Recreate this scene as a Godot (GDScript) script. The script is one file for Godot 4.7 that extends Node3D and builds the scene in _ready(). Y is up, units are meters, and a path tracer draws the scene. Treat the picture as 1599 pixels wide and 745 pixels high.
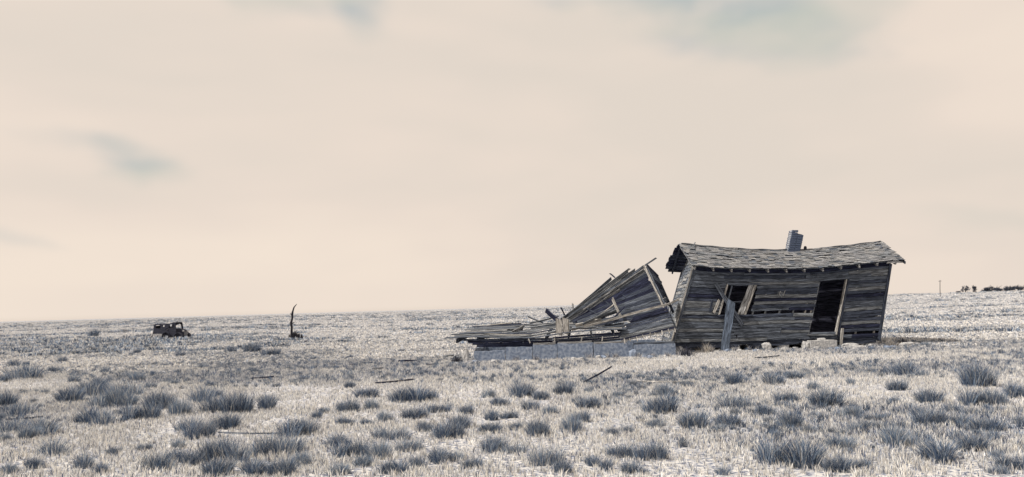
extends Node3D
# A collapsed timber homestead on a dry plain. Units are metres, y is up, the viewer looks along -z.

var rng := RandomNumberGenerator.new()
var swell := FastNoiseLite.new()
var patchy := FastNoiseLite.new()
var fine := FastNoiseLite.new()
var M := {}
var used := {}
var ragged := 1.0   # how unevenly plank ends are broken off

# ------------------------------------------------------------------ helpers

func numbered(called: String) -> String:
	if not used.has(called):
		used[called] = 0
		return called
	used[called] += 1
	return "%s_%03d" % [called, used[called]]

func tag(o: Node, label: String, category: String, group := "") -> Node:
	o.set_meta("label", label)
	o.set_meta("category", category)
	if group:
		o.set_meta("group", group)
	return o

func thing(called: String, label: String, category: String, where := Vector3.ZERO, group := "") -> Node3D:
	var o := Node3D.new()
	o.name = numbered(called)
	add_child(o)
	o.position = where
	tag(o, label, category, group)
	return o

# a mesh given in world coordinates, put under a parent that may be moved (never turned before its parts are added)
func part(called: String, mesh: Mesh, parent: Node3D) -> MeshInstance3D:
	var o := MeshInstance3D.new()
	o.mesh = mesh
	if parent == self:
		o.name = numbered(called)
		add_child(o)
	else:
		o.name = called
		parent.add_child(o, true)
		o.position = -origin_of(parent)
	return o

func origin_of(n: Node3D) -> Vector3:
	var p := Vector3.ZERO
	var k: Node = n
	while k != self:
		p += (k as Node3D).position
		k = k.get_parent()
	return p

# a bar through a list of rings of four corners each, closed at both ends; flat faces
func bar_mesh(rings: Array, mat: Material) -> ArrayMesh:
	var v := PackedVector3Array()
	var n := PackedVector3Array()
	var t := PackedVector2Array()
	var middle := Vector3.ZERO
	for r in rings:
		for p in r:
			middle += p / float(r.size() * rings.size())
	var along: float = rng.randf() * 7.0
	var across: float = rng.randf() * 3.0
	var put := func(a: Vector3, b: Vector3, c: Vector3, d: Vector3, ua: Vector2, ub: Vector2, uc: Vector2, ud: Vector2, centre: Vector3):
		var nn: Vector3 = (b - a).cross(d - a) + (c - b).cross(d - b)
		if nn.length_squared() < 1e-16:
			nn = Vector3.UP
		nn = nn.normalized()
		var out: bool = nn.dot((a + b + c + d) / 4.0 - centre) > 0.0
		if not out:
			nn = -nn
		var q := [a, b, c, a, c, d] if not out else [a, c, b, a, d, c]
		var w := [ua, ub, uc, ua, uc, ud] if not out else [ua, uc, ub, ua, ud, uc]
		for k in 6:
			v.append(q[k])
			n.append(nn)
			t.append(w[k])
	for i in rings.size() - 1:
		var a: Array = rings[i]
		var b: Array = rings[i + 1]
		var sides := a.size()
		var ca := Vector3.ZERO
		for k in sides:
			ca += (a[k] + b[k]) / (2.0 * sides)
		var l: float = ((b[0] + b[2]) * 0.5 - (a[0] + a[2]) * 0.5).length()
		var acc := across
		for k in sides:
			var j := (k + 1) % sides
			var wd: float = (a[j] - a[k]).length()
			put.call(a[k], a[j], b[j], b[k], Vector2(along, acc), Vector2(along, acc + wd), Vector2(along + l, acc + wd), Vector2(along + l, acc), ca)
			acc += wd
		along += l
	for e in [0, rings.size() - 1]:
		var r: Array = rings[e]
		for k in range(0, r.size() - 2, 2):
			var j := mini(k + 3, r.size() - 1)
			put.call(r[0], r[k + 1], r[k + 2], r[j], Vector2(0, 0), Vector2(0, .05), Vector2(.01, .05), Vector2(.01, 0), middle)
	var arr := []
	arr.resize(Mesh.ARRAY_MAX)
	arr[Mesh.ARRAY_VERTEX] = v
	arr[Mesh.ARRAY_NORMAL] = n
	arr[Mesh.ARRAY_TEX_UV] = t
	var m := ArrayMesh.new()
	m.add_surface_from_arrays(Mesh.PRIMITIVE_TRIANGLES, arr)
	m.surface_set_material(0, mat)
	return m

# a plank between two points: its width lies as near to `side` as it can; bow bends it, ends are cut unevenly
func plank_mesh(a: Vector3, b: Vector3, width: float, thick: float, side: Vector3, mat: Material, bow := 0.0, segs := 3) -> ArrayMesh:
	var d := (b - a).normalized()
	var w := (side - d * side.dot(d)).normalized()
	var t := d.cross(w).normalized()
	var rings := []
	var skew0 := rng.randf_range(-.35, .35) * width * ragged
	var skew1 := rng.randf_range(-.35, .35) * width * ragged
	var wav := rng.randf_range(-.006, .006)
	for i in segs + 1:
		var f := float(i) / segs
		var c := a.lerp(b, f) + t * (sin(f * PI) * bow) + w * (sin(f * 5.0) * wav)
		var k: float = lerpf(skew0, skew1, f) if i == 0 or i == segs else 0.0
		var ww := width * .5 * (1.0 + rng.randf_range(-.06, .04))
		rings.append([c - w * ww - t * thick * .5 - d * k, c + w * ww - t * thick * .5 + d * k, c + w * ww + t * thick * .5 + d * k, c - w * ww + t * thick * .5 - d * k])
	return bar_mesh(rings, mat)

func plank(called: String, parent: Node3D, a: Vector3, b: Vector3, width: float, thick: float, side: Vector3, mat: Material, bow := 0.0, segs := 3) -> MeshInstance3D:
	return part(called, plank_mesh(a, b, width, thick, side, mat, bow, segs), parent)

func ground_height(x: float, z: float) -> float:
	var h: float = swell.get_noise_2d(x, z) * .08
	h *= 1.0 - exp(-((x - 5.0) * (x - 5.0) / 120.0 + (z + 28.0) * (z + 28.0) / 60.0))
	h += 2.3 * smoothstep(120.0, 420.0, -z) * smoothstep(60.0, 190.0, x)
	return h

func on_ground(x: float, z: float, up := 0.0) -> Vector3:
	return Vector3(x, ground_height(x, z) + up, z)

func pick(list: Array):
	return list[rng.randi() % list.size()]

# an uneven stone or broken block of concrete
func rock_mesh(size: Vector3, rough: float, mat: Material, sides := 9, boxy := 3.0) -> ArrayMesh:
	var st := SurfaceTool.new()
	st.begin(Mesh.PRIMITIVE_TRIANGLES)
	st.set_smooth_group(-1)
	var rows := 6
	var g := []
	var seed_at := rng.randf() * 90.0
	for i in rows + 1:
		var row := []
		for j in sides:
			var th := PI * i / rows
			var ph := TAU * j / sides
			var d := Vector3(sin(th) * cos(ph), cos(th), sin(th) * sin(ph))
			var p := (absf(d.x) ** boxy + absf(d.y) ** boxy + absf(d.z) ** boxy) ** (-1.0 / boxy)
			var k: float = 1.0 + rough * fine.get_noise_3d(d.x * 40 + seed_at, d.y * 40, d.z * 40)
			row.append(d * p * k * size * .5)
		g.append(row)
	for i in rows:
		for j in sides:
			var q := (j + 1) % sides
			for p in [g[i][j], g[i + 1][q], g[i + 1][j], g[i][j], g[i][q], g[i + 1][q]]:
				st.set_uv(Vector2(p.x, p.z))
				st.add_vertex(p)
	st.generate_normals()
	st.set_material(mat)
	return st.commit()

# ------------------------------------------------------------------ materials

func lin(r: float, g: float, b: float) -> Color:
	return Color(r, g, b).linear_to_srgb()

func grain_image() -> ImageTexture:
	var im := Image.create(512, 256, false, Image.FORMAT_RGB8)
	var n := FastNoiseLite.new()
	n.seed = 5
	n.frequency = 1.0
	n.fractal_octaves = 3
	for y in 256:
		for x in 512:
			var a := float(x) / 512.0 * TAU
			var cx := cos(a) * .75
			var sx := sin(a) * .75
			var s: float = n.get_noise_3d(cx, sx, y * .11)
			var s2: float = n.get_noise_3d(cx * 2.2 + 9.0, sx * 2.2, y * .42)
			var k: float = .50 + .55 * s + .5 * s2
			k = clampf(k, 0.0, 1.0)
			k = .22 + .78 * k * k * (3.0 - 2.0 * k)
			im.set_pixel(x, y, Color(k, k * .995, k * .985))
	im.generate_mipmaps()
	return ImageTexture.create_from_image(im)

func wood(name_: String, c: Color, grain: Texture2D) -> void:
	var m := StandardMaterial3D.new()
	m.resource_name = name_
	m.albedo_color = c
	m.albedo_texture = grain
	m.uv1_scale = Vector3(.42, 2.6, 1)
	m.roughness = .93
	m.metallic_specular = .25
	m.heightmap_enabled = true
	m.heightmap_texture = grain
	m.heightmap_scale = .35
	M[name_] = m

func noisy(name_: String, a: Color, b: Color, freq: float, scale: float, relief := 0.0, rough := .95, spec := .25) -> void:
	var n := FastNoiseLite.new()
	n.seed = name_.hash() % 1000
	n.frequency = freq
	n.fractal_octaves = 5
	var t := NoiseTexture2D.new()
	t.width = 512
	t.height = 512
	t.seamless = true
	t.noise = n
	var g := Gradient.new()
	g.set_color(0, a)
	g.set_color(1, b)
	g.set_offset(0, .25)
	g.set_offset(1, .75)
	t.color_ramp = g
	var m := StandardMaterial3D.new()
	m.resource_name = name_
	m.albedo_texture = t
	m.uv1_triplanar = true
	m.uv1_world_triplanar = true
	m.uv1_scale = Vector3.ONE * scale
	m.roughness = rough
	m.metallic_specular = spec
	if relief > 0.0:
		var h := NoiseTexture2D.new()
		h.width = 512
		h.height = 512
		h.seamless = true
		h.noise = n
		m.heightmap_enabled = true
		m.heightmap_texture = h
		m.heightmap_scale = relief
	M[name_] = m

func make_materials() -> void:
	var grain := grain_image()
	wood("wood_black", lin(.058, .070, .138), grain)
	wood("wood_dark", lin(.128, .157, .232), grain)
	wood("wood_slate", lin(.25, .297, .385), grain)
	wood("wood_grey", lin(.42, .465, .53), grain)
	wood("wood_ash", lin(.53, .56, .62), grain)
	wood("wood_pale", lin(.68, .705, .745), grain)
	wood("wood_white", lin(.95, .94, .92), grain)
	wood("wood_blue", lin(.20, .26, .37), grain)
	wood("wood_inside", lin(.36, .39, .58), grain)  # raised blue tone, lifting the shade seen through the doorway
	noisy("concrete", lin(.15, .195, .28), lin(.29, .34, .43), .03, .55, .8)
	noisy("stone", lin(.30, .31, .33), lin(.58, .58, .57), .02, 1.4, .6)
	noisy("mortar", lin(.07, .085, .13), lin(.14, .16, .21), .03, 2.0, .3)
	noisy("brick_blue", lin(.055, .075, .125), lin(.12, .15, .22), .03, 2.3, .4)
	noisy("brick_grey", lin(.20, .225, .28), lin(.40, .42, .45), .03, 2.1, .4)  # paler copy of the brick for the sunlit chimney side
	noisy("rust", lin(.014, .017, .032), lin(.040, .043, .066), .02, .9, .25, .75, .4)
	noisy("zinc", lin(.20, .21, .24), lin(.42, .41, .40), .02, .9, .2, .6, .4)
	noisy("bark", lin(.018, .018, .026), lin(.05, .05, .06), .05, 2.2, .8)
	var soil := FastNoiseLite.new()
	soil.seed = 31
	soil.frequency = .045
	soil.fractal_octaves = 5
	soil.fractal_gain = .65
	var t := NoiseTexture2D.new()
	t.width = 1024
	t.height = 1024
	t.seamless = true
	t.noise = soil
	var g := Gradient.new()
	g.offsets = PackedFloat32Array([.0, .34, .46, .58, 1.0])
	g.colors = PackedColorArray([lin(.06, .07, .11), lin(.15, .17, .23), lin(.36, .38, .43), lin(.57, .565, .555), lin(.68, .665, .64)])
	t.color_ramp = g
	var m := StandardMaterial3D.new()
	m.resource_name = "soil"
	m.albedo_texture = t
	m.vertex_color_use_as_albedo = true
	m.uv1_triplanar = true
	m.uv1_world_triplanar = true
	m.uv1_scale = Vector3.ONE * .21
	m.roughness = 1.0
	m.metallic_specular = .1
	var h := NoiseTexture2D.new()
	h.width = 1024
	h.height = 1024
	h.seamless = true
	h.noise = soil
	m.heightmap_enabled = true
	m.heightmap_texture = h
	m.heightmap_scale = 1.0
	M["soil"] = m
	var bl := StandardMaterial3D.new()
	bl.resource_name = "grass_blade"
	bl.vertex_color_use_as_albedo = true
	bl.roughness = .8
	bl.metallic_specular = .2
	bl.backlight_enabled = true
	bl.backlight = Color(.35, .35, .35)
	M["blade"] = bl
	var lf := bl.duplicate()
	lf.resource_name = "leaf"
	M["leaf"] = lf

# ------------------------------------------------------------------ sky, sun, camera

func sky_color(d: Vector3, cloud: FastNoiseLite) -> Color:
	var lat := maxf(d.y, .02)
	var q := Vector3(d.x, lat * 2.6, d.z)
	var w := Vector3(cloud.get_noise_3d(q.x * 90, q.y * 90, q.z * 90), cloud.get_noise_3d(q.x * 90 + 400, q.y * 90, q.z * 90), 0)
	var n: float = cloud.get_noise_3d(q.x * 60 + w.x * 26, q.y * 95 + w.y * 26, q.z * 60)
	var n2: float = cloud.get_noise_3d(q.x * 240 + w.y * 40, q.y * 420, q.z * 240 + 70)
	var veil := Color(.822, .712, .622)
	var bright := Color(.885, .765, .655)
	var dim := Color(.740, .665, .588)
	var c := veil.lerp(bright, clampf(.20 + n * 1.5 + n2 * .55, 0, 1))
	c = c.lerp(dim, clampf(-n * 1.7 - .12 - n2 * .5, 0, .8))
	# thin places where the blue shows through
	var gap := 0.0
	var wx: float = cloud.get_noise_3d(d.x * 420, d.y * 700, d.z * 420)
	var wy: float = cloud.get_noise_3d(d.x * 420 + 900, d.y * 700, d.z * 420)
	var wisp: float = cloud.get_noise_3d(d.x * 700 + 300 + wx * 30, d.y * 1700, d.z * 700)
	for s in [[Vector3(.262, .292, -.918), .10, .028, .95], [Vector3(.160, .335, -.935), .10, .026, 1.0], [Vector3(.29, .340, -.895), .13, .028, .85], [Vector3(-.172, .326, -.933), .035, .024, .85], [Vector3(-.25, .335, -.92), .05, .02, .55], [Vector3(-.390, .150, -.905), .036, .011, .8], [Vector3(-.425, .168, -.895), .045, .012, .5], [Vector3(-.50, .085, -.86), .05, .007, .3], [Vector3(.47, .075, -.87), .07, .009, .22]]:
		var e: Vector3 = d - s[0]
		e += Vector3(wx * .05, wy * .022, 0)
		var along: float = Vector2(e.x, e.z).length() / s[1]
		var rise: float = (e.y + e.x * .16) / s[2]
		var r: float = sqrt(along * along + rise * rise) + wisp * .7
		gap = maxf(gap, s[3] * (1.0 - smoothstep(.05, 1.75, r)))
	var far: float = cloud.get_noise_3d(q.x * 70 + 200, q.y * 110 + w.x * 20, q.z * 70 + 300)
	gap = maxf(gap, smoothstep(.28, .62, far + wisp * .15) * smoothstep(.30, .5, d.y) * .8)
	var blue := Color(.52, .555, .505).lerp(Color(.41, .475, .50), clampf(.3 + n2 * 2.0, 0, 1))
	return c.lerp(blue, gap * clampf(.95 + wisp * .8, .5, 1.0))

func make_sky() -> PanoramaSkyMaterial:
	var cloud := FastNoiseLite.new()
	cloud.seed = 12
	cloud.frequency = .012
	cloud.fractal_octaves = 4
	var W := 1280
	var H := 640
	var im := Image.create(W, H, false, Image.FORMAT_RGBF)
	for y in H:
		var el := (.5 - (y + .5) / H) * PI
		if el < -.03:
			for x in W:
				im.set_pixel(x, y, Color(.74, .64, .55))
			continue
		for x in W:
			var az := (x + .5) / W * TAU
			im.set_pixel(x, y, sky_color(Vector3(sin(az) * cos(el), sin(el), -cos(az) * cos(el)), cloud))
	var s := PanoramaSkyMaterial.new()
	s.panorama = ImageTexture.create_from_image(im)
	return s

func _ready() -> void:
	rng.seed = 77
	swell.seed = 3
	swell.frequency = .03
	swell.fractal_octaves = 2
	patchy.seed = 8
	patchy.frequency = .05
	patchy.fractal_octaves = 4
	fine.seed = 21
	fine.frequency = .02

	# camera: eye height, a little up, the hand-held tilt of the horizon
	var cam := Camera3D.new()
	cam.name = "camera"
	var p := deg_to_rad(4.42)
	var tilt := deg_to_rad(1.61)
	var f := Vector3(0, sin(p), -cos(p))
	var u0 := Vector3(0, cos(p), sin(p))
	var r := Vector3.RIGHT * cos(tilt) - u0 * sin(tilt)
	var u := Vector3.RIGHT * sin(tilt) + u0 * cos(tilt)
	cam.transform = Transform3D(Basis(r, u, -f), Vector3(0, 1.6, 0))
	cam.fov = rad_to_deg(2.0 * atan(372.5 / 1385.0))
	cam.near = .1
	cam.far = 12000.0
	cam.current = true
	add_child(cam)
	# sky
	var env := Environment.new()
	env.background_mode = Environment.BG_SKY
	var sky := Sky.new()
	sky.sky_material = make_sky()
	env.sky = sky
	env.tonemap_mode = Environment.TONE_MAPPER_LINEAR
	env.tonemap_exposure = 1.0
	env.sdfgi_enabled = true
	env.ssao_enabled = true
	env.ssil_enabled = true
	var we := WorldEnvironment.new()
	we.name = "environment"
	we.environment = env
	add_child(we)
	# sun: high, from the left and a little from the viewer's side
	var sun := DirectionalLight3D.new()
	sun.name = "sun"
	sun.light_energy = 1.4
	sun.light_color = Color(1.0, .965, .92)
	sun.light_angular_distance = .6
	sun.shadow_enabled = true
	var to_sun := Vector3(-.58, .79, .17).normalized()
	sun.basis = Basis.looking_at(-to_sun, Vector3.UP)
	add_child(sun)

	make_materials()
	build_ground()
	build_house()
	build_ruin()
	build_truck()
	build_snag()
	build_far()
	build_debris()
	build_tufts()
	build_grass()

# ------------------------------------------------------------------ ground

func build_ground() -> void:
	var v := PackedVector3Array()
	var c := PackedColorArray()
	var idx := PackedInt32Array()
	var N := 220
	var line := PackedFloat32Array()
	for i in N + 1:
		var s := 2.0 * i / N - 1.0
		line.append(signf(s) * (70.0 * absf(s) + 7000.0 * absf(s) ** 6.0))
	for j in N + 1:
		for i in N + 1:
			var x := line[i]
			var z := line[j] - 25.0
			v.append(Vector3(x, ground_height(x, z), z))
			var k := clampf(.35 + 1.5 * patchy.get_noise_2d(x * 1.1, z * 1.8), 0, 1)
			c.append(Color(1, 1, 1).lerp(Color(.66, .70, .76), k))
	for j in N:
		for i in N:
			var a := j * (N + 1) + i
			idx.append_array([a, a + 1, a + N + 1, a + 1, a + N + 2, a + N + 1])
	var n := PackedVector3Array()
	for q in v:
		var e := .5
		var dx := ground_height(q.x + e, q.z) - ground_height(q.x - e, q.z)
		var dz := ground_height(q.x, q.z + e) - ground_height(q.x, q.z - e)
		n.append(Vector3(-dx, 2.0 * e, -dz).normalized())
	var arr := []
	arr.resize(Mesh.ARRAY_MAX)
	arr[Mesh.ARRAY_VERTEX] = v
	arr[Mesh.ARRAY_NORMAL] = n
	arr[Mesh.ARRAY_COLOR] = c
	arr[Mesh.ARRAY_INDEX] = idx
	var m := ArrayMesh.new()
	m.add_surface_from_arrays(Mesh.PRIMITIVE_TRIANGLES, arr)
	m.surface_set_material(0, M.soil)
	var o := part("ground", m, self)
	o.set_meta("kind", "structure")

# ------------------------------------------------------------------ the leaning house
# u runs along the front from the left corner, v up from the sill, w back from the front wall

const HX := 5.1
const HY := .28
const HZ := -28.9
const HL := 6.7
const WALL := 2.42
const DEEP := 3.2

func lean(u: float) -> float:
	return lerpf(.33, .21, clampf(u / HL, -.1, 1.1))

func sag(u: float) -> float:
	return .07 * sin(PI * clampf(u / HL, 0, 1))

func hp(u: float, v: float, w: float) -> Vector3:
	var wob := fine.get_noise_2d(u * 9.0, v * 14.0) * .012
	return Vector3(HX + u + lean(u) * v + .075 * w, HY + v * (1.0 - sag(u)) + .012 * sin(u * 2.1 + v) + wob, HZ - w)

func ridge_at(u: float) -> Vector3:
	var t := u / 7.2
	return Vector3(HX + u + lean(u) * WALL - .04, 3.62 - .12 * t - .26 * sin(PI * clampf(t, 0, 1)), HZ - 1.8)

func eave_at(u: float, back: bool) -> Vector3:
	var q := hp(u, WALL, 0)
	return Vector3(HX + u + lean(u) * WALL, q.y + .05, HZ - 3.9 if back else HZ + .28)

func roof_at(u: float, s: float, back: bool, up := 0.0) -> Vector3:
	var a := eave_at(u, back)
	var b := ridge_at(u)
	var along := (b - a).normalized()
	var n := (Vector3(1, 0, 0).cross(along) if back else along.cross(Vector3(1, 0, 0))) * -1.0
	if n.y < 0:
		n = -n
	return a.lerp(b, s) + n * up

func siding_tone(pale: float) -> Material:
	var x := rng.randf() + pale
	if x < .08: return M.wood_black
	if x < .38: return M.wood_dark
	if x < .82: return M.wood_slate
	return M.wood_grey

func front_board(parent: Node3D, u0: float, u1: float, v: float, h: float, mat: Material, drop0 := 0.0, drop1 := 0.0) -> void:
	var segs := maxi(2, int((u1 - u0) / .5))
	var rings := []
	var j0 := rng.randf_range(-.025, .02)
	var j1 := rng.randf_range(-.02, .025)
	var off := rng.randf_range(0, .010)
	var curl := rng.randf_range(0, .012)
	for i in segs + 1:
		var f := float(i) / segs
		var u := lerpf(u0 + j0, u1 + j1, f)
		var d := lerpf(drop0, drop1, f)
		var o := Vector3(0, 0, off + curl * (2.0 * f - 1.0) * (2.0 * f - 1.0))
		rings.append([hp(u, v + d, -.034) + o, hp(u, v + h * .58 + d, -.032) + o, hp(u, v + h * 1.02 + d, -.008) + o, hp(u, v + h * 1.02 + d, .004) + o, hp(u, v + d, -.010) + o])
	part("siding_board", bar_mesh(rings, mat), parent)

# a bar that runs along u and follows the sagging line that `line` gives
func run_along(called: String, parent: Node3D, line: Callable, u0: float, u1: float, height: float, deep: float, mat: Material) -> MeshInstance3D:
	var rings := []
	for i in 13:
		var p: Vector3 = line.call(lerpf(u0, u1, i / 12.0))
		rings.append([p + Vector3(0, -height * .5, deep * .5), p + Vector3(0, height * .5, deep * .5), p + Vector3(0, height * .5, -deep * .5), p + Vector3(0, -height * .5, -deep * .5)])
	return part(called, bar_mesh(rings, mat), parent)

func build_house() -> void:
	var house := thing("leaning_house", "leaning grey timber house with swaybacked shingle roof and empty doorway", "house", Vector3(8.5, 0, -30.5))
	# --- front wall: the sill and top plate carry the boards and the studs
	var row := .112
	var front := plank("front_wall", house, hp(.02, -.03, .06), hp(HL - .02, -.03, .06), .16, .10, Vector3.UP, M.wood_dark)
	run_along("top_plate", front, func(u): return hp(u, WALL - .02, .06), .03, HL - .03, .16, .09, M.wood_dark)
	run_along("frieze_board", front, func(u): return hp(u, WALL - .01, -.022), .0, HL, .16, .022, M.wood_black)
	for k in 21:
		var v := k * row + .02
		var cuts := [[0.0, HL]]
		if v > .18 and v < 1.98:
			cuts = [[0.0, 4.36], [5.24, HL]]
		if v > .93 and v < 1.90:
			cuts = [[0.0, 1.27], [2.30, 4.36], [5.24, HL]]
		if k == 8:
			cuts = [[0.0, 1.27], [5.24, HL]]
		if k == 1:
			cuts = [[0.0, 5.3]]
		for c in cuts:
			var a: float = c[0]
			while a < c[1] - .05:
				var l := rng.randf_range(1.1, 3.6)
				var b: float = minf(a + l, c[1])
				if c[1] - b < .5:
					b = c[1]
				var dr := rng.randf_range(-.010, .010)
				front_board(front, a, b, v, row, siding_tone(.10 if v < 1.0 and a < 4.0 else 0.0), dr, dr + rng.randf_range(-.016, .012))
				a = b
	for u in [.15, .72, 1.22, 2.36, 2.78, 3.24, 3.70, 4.10, 4.29, 5.32, 5.9, 6.5]:
		plank("stud", front, hp(u, .02, .045), hp(u, WALL - .1, .045), .05, .085, Vector3.RIGHT, pick([M.wood_pale, M.wood_grey, M.wood_white]))
	for c in [[.0, .0], [HL, 0.0]]:
		plank("corner_board", front, hp(c[0] - .01, -.08, -.045), hp(c[0] - .01, WALL - .02, -.045), .10, .024, Vector3.RIGHT, M.wood_dark if c[0] > 1 else M.wood_slate)
	# door frame
	var jamb := plank("door_frame", house, hp(5.25, .16, -.01), hp(5.25, 2.02, -.01), .035, .14, Vector3.RIGHT, M.wood_white)  # right jamb white, painting in the sun on its inner face
	plank("door_jamb", jamb, hp(4.345, .18, .03), hp(4.345, 1.99, .03), .045, .13, Vector3.RIGHT, M.wood_grey)
	plank("door_head", jamb, hp(4.32, 2.03, -.03), hp(5.33, 2.03, -.03), .05, .14, Vector3.UP, M.wood_slate)
	plank("door_trim", jamb, hp(5.33, .05, -.05), hp(5.33, 2.0, -.05), .06, .022, Vector3.RIGHT, M.wood_dark)
	plank("door_sill", jamb, hp(4.34, .17, -.05), hp(5.27, .15, -.05), .18, .04, Vector3.BACK, M.wood_grey)
	# window frame and the bare boards hanging in it
	var win := plank("window_frame", house, hp(1.255, .93, -.035), hp(1.255, 1.95, -.035), .05, .12, Vector3.RIGHT, M.wood_white)
	plank("window_head", win, hp(1.23, 1.965, -.03), hp(2.35, 1.965, -.03), .06, .12, Vector3.UP, M.wood_slate)
	plank("window_sill", win, hp(1.20, .90, -.03), hp(2.36, .90, -.03), .05, .14, Vector3.UP, M.wood_dark)
	plank("meeting_rail", win, hp(1.45, 1.36, .02), hp(1.95, 1.36, .02), .035, .03, Vector3.UP, M.wood_slate)
	plank("sash_stile", win, hp(1.43, .98, .01), hp(1.43, 1.93, .01), .05, .03, Vector3.RIGHT, M.wood_slate)
	for b in [[2.02, 2.07, .095, .05], [2.13, 2.15, .08, .035], [2.23, 2.25, .07, .06]]:
		plank("hanging_board", win, hp(b[0] - .13, .92, -.06), hp(b[1] - .02, 1.98, -.05), b[2], .02, Vector3(1, 0, .15), pick([M.wood_white, M.wood_pale]), b[3], 5)
	plank("shutter_board", win, hp(1.06, .98, -.06), hp(1.13, 1.42, -.06), .09, .02, Vector3.RIGHT, M.wood_white)
	plank("shutter_board", win, hp(.94, 1.0, -.07), hp(.90, 1.40, -.05), .07, .02, Vector3.RIGHT, M.wood_dark)
	# patch of torn lath above the missing boards
	var lath := plank("torn_lath", house, hp(3.02, 1.66, -.05), hp(3.20, 1.665, -.05), .03, .012, Vector3.UP, M.wood_grey)
	for k in 5:
		plank("lath", lath, hp(3.03 + k * .05, 1.50 + rng.randf_range(-.03, .06), -.052), hp(3.05 + k * .05, 1.68 + rng.randf_range(-.05, .06), -.055), .022, .012, Vector3.RIGHT, pick([M.wood_pale, M.wood_grey, M.wood_slate]), 0.0, 1)
	# --- gable end in the sun
	var gable := plank("gable_wall", house, hp(.03, -.03, .08), hp(.03, -.03, DEEP), .16, .10, Vector3.UP, M.wood_grey)
	for k in 30:
		var v := k * row + .02
		var y0 := hp(0, minf(v, WALL), 0).y + maxf(0, v - WALL)
		var wa := 0.0
		var wb := DEEP
		if v > WALL - .1:
			var t := clampf((v - WALL + .12) / 1.0, 0, 1)
			wa = lerpf(0.0, 1.72, t)
			wb = lerpf(DEEP, 1.88, t)
			if wb - wa < .25:
				continue
		var a := wa
		while a < wb - .05:
			var b := minf(a + rng.randf_range(.9, 2.4), wb)
			if wb - b < .35:
				b = wb
			var rings := []
			for i in 4:
				var f := i / 3.0
				var w := lerpf(a + .006, b - .006, f)
				var dv := rng.randf_range(-.006, .006)
				var o := Vector3(-rng.randf_range(.0, .01), 0, 0)
				rings.append([hp(-.030, v + dv, w) + o, hp(-.012, v + row * 1.1 + dv, w) + o, hp(.003, v + row * 1.1 + dv, w) + o, hp(-.008, v + dv, w) + o])
			if rng.randf() > .05:
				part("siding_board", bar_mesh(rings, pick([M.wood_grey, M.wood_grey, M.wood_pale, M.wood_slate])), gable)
			a = b
	plank("corner_board", gable, hp(-.05, -.1, -.02), hp(-.05, WALL + .02, -.02), .10, .024, Vector3.BACK, M.wood_white)
	plank("corner_board", gable, hp(-.055, -.06, .16), hp(-.055, WALL + .12, .16), .06, .024, Vector3.BACK, M.wood_pale)
	plank("corner_board", gable, hp(-.04, -.1, DEEP), hp(-.04, WALL, DEEP), .12, .03, Vector3.BACK, M.wood_slate)
	# --- right end, rear wall, floor, inside: closed so that the doorway is dark
	var right_end := plank("end_wall", house, hp(HL - .03, -.03, .08), hp(HL - .03, -.03, DEEP), .16, .10, Vector3.UP, M.wood_dark)
	var rear := plank("rear_wall", house, hp(.03, -.03, DEEP), hp(HL - .03, -.03, DEEP), .16, .10, Vector3.UP, M.wood_dark)
	for k in 15:
		var v := k * .235
		var wa := 0.0
		var wb := DEEP
		if v > WALL - .2:
			var t := clampf((v - WALL + .25) / 1.0, 0, 1)
			wa = lerpf(0.0, 1.55, t)
			wb = lerpf(DEEP, 2.05, t)
		if wb - wa > .3 and v < 2.9:
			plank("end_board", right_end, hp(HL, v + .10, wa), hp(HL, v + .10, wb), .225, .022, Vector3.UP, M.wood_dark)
		if v < WALL + .1:
			plank("rear_board", rear, hp(0, v + .10, DEEP + .026 * (k % 2)), hp(3.35, v + .10, DEEP + .026 * (k % 2)), .27, .022, Vector3.UP, M.wood_inside, 0.0, 5)
			plank("rear_board", rear, hp(3.33, v + .10, DEEP + .026 * (k % 2)), hp(HL, v + .10, DEEP + .026 * (k % 2)), .27, .022, Vector3.UP, M.wood_inside, 0.0, 5)
	var floor_ := plank("house_floor", house, hp(.1, .03, .5), hp(HL - .1, .03, .5), .12, .10, Vector3.UP, M.wood_dark)
	for k in 12:
		plank("floor_board", floor_, hp(.06, .11, .15 + k * .265), hp(HL - .06, .11, .15 + k * .265), .25, .03, Vector3.BACK, M.wood_inside, 0.0, 5)
	# skirting boards and footings under the sill
	for s in [[.35, 2.2, .0], [2.5, 4.1, .02], [5.5, 6.6, .0]]:
		plank("skirt_board", front, hp(s[0], -.13, -.01), hp(s[1], -.12 + s[2], -.01), .10, .025, Vector3.UP, pick([M.wood_black, M.wood_dark]))
	for u in [.3, 2.0, 3.6, 5.0, 6.45]:
		for w in [.12, 1.6, 3.0]:
			var q := hp(u, 0, w)
			var b := part("footing", rock_mesh(Vector3(.34, .30, .3), .3, M.stone, 9, 5.0), house)
			b.position += Vector3(q.x, .08, q.z)
	# --- roof
	var roof := run_along("roof", house, func(u): return ridge_at(u) - Vector3(0, .09, 0), -.02, 7.15, .14, .05, M.wood_dark)
	for i in 12:
		var u := -.02 + i * .615
		plank("rafter", roof, roof_at(u, -.02, false, -.065), roof_at(u, .99, false, -.065), .10, .045, Vector3.UP, M.wood_pale)
		plank("rafter", roof, roof_at(u, .01, true, -.065), roof_at(u, .99, true, -.065), .10, .045, Vector3.UP, M.wood_dark)
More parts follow.
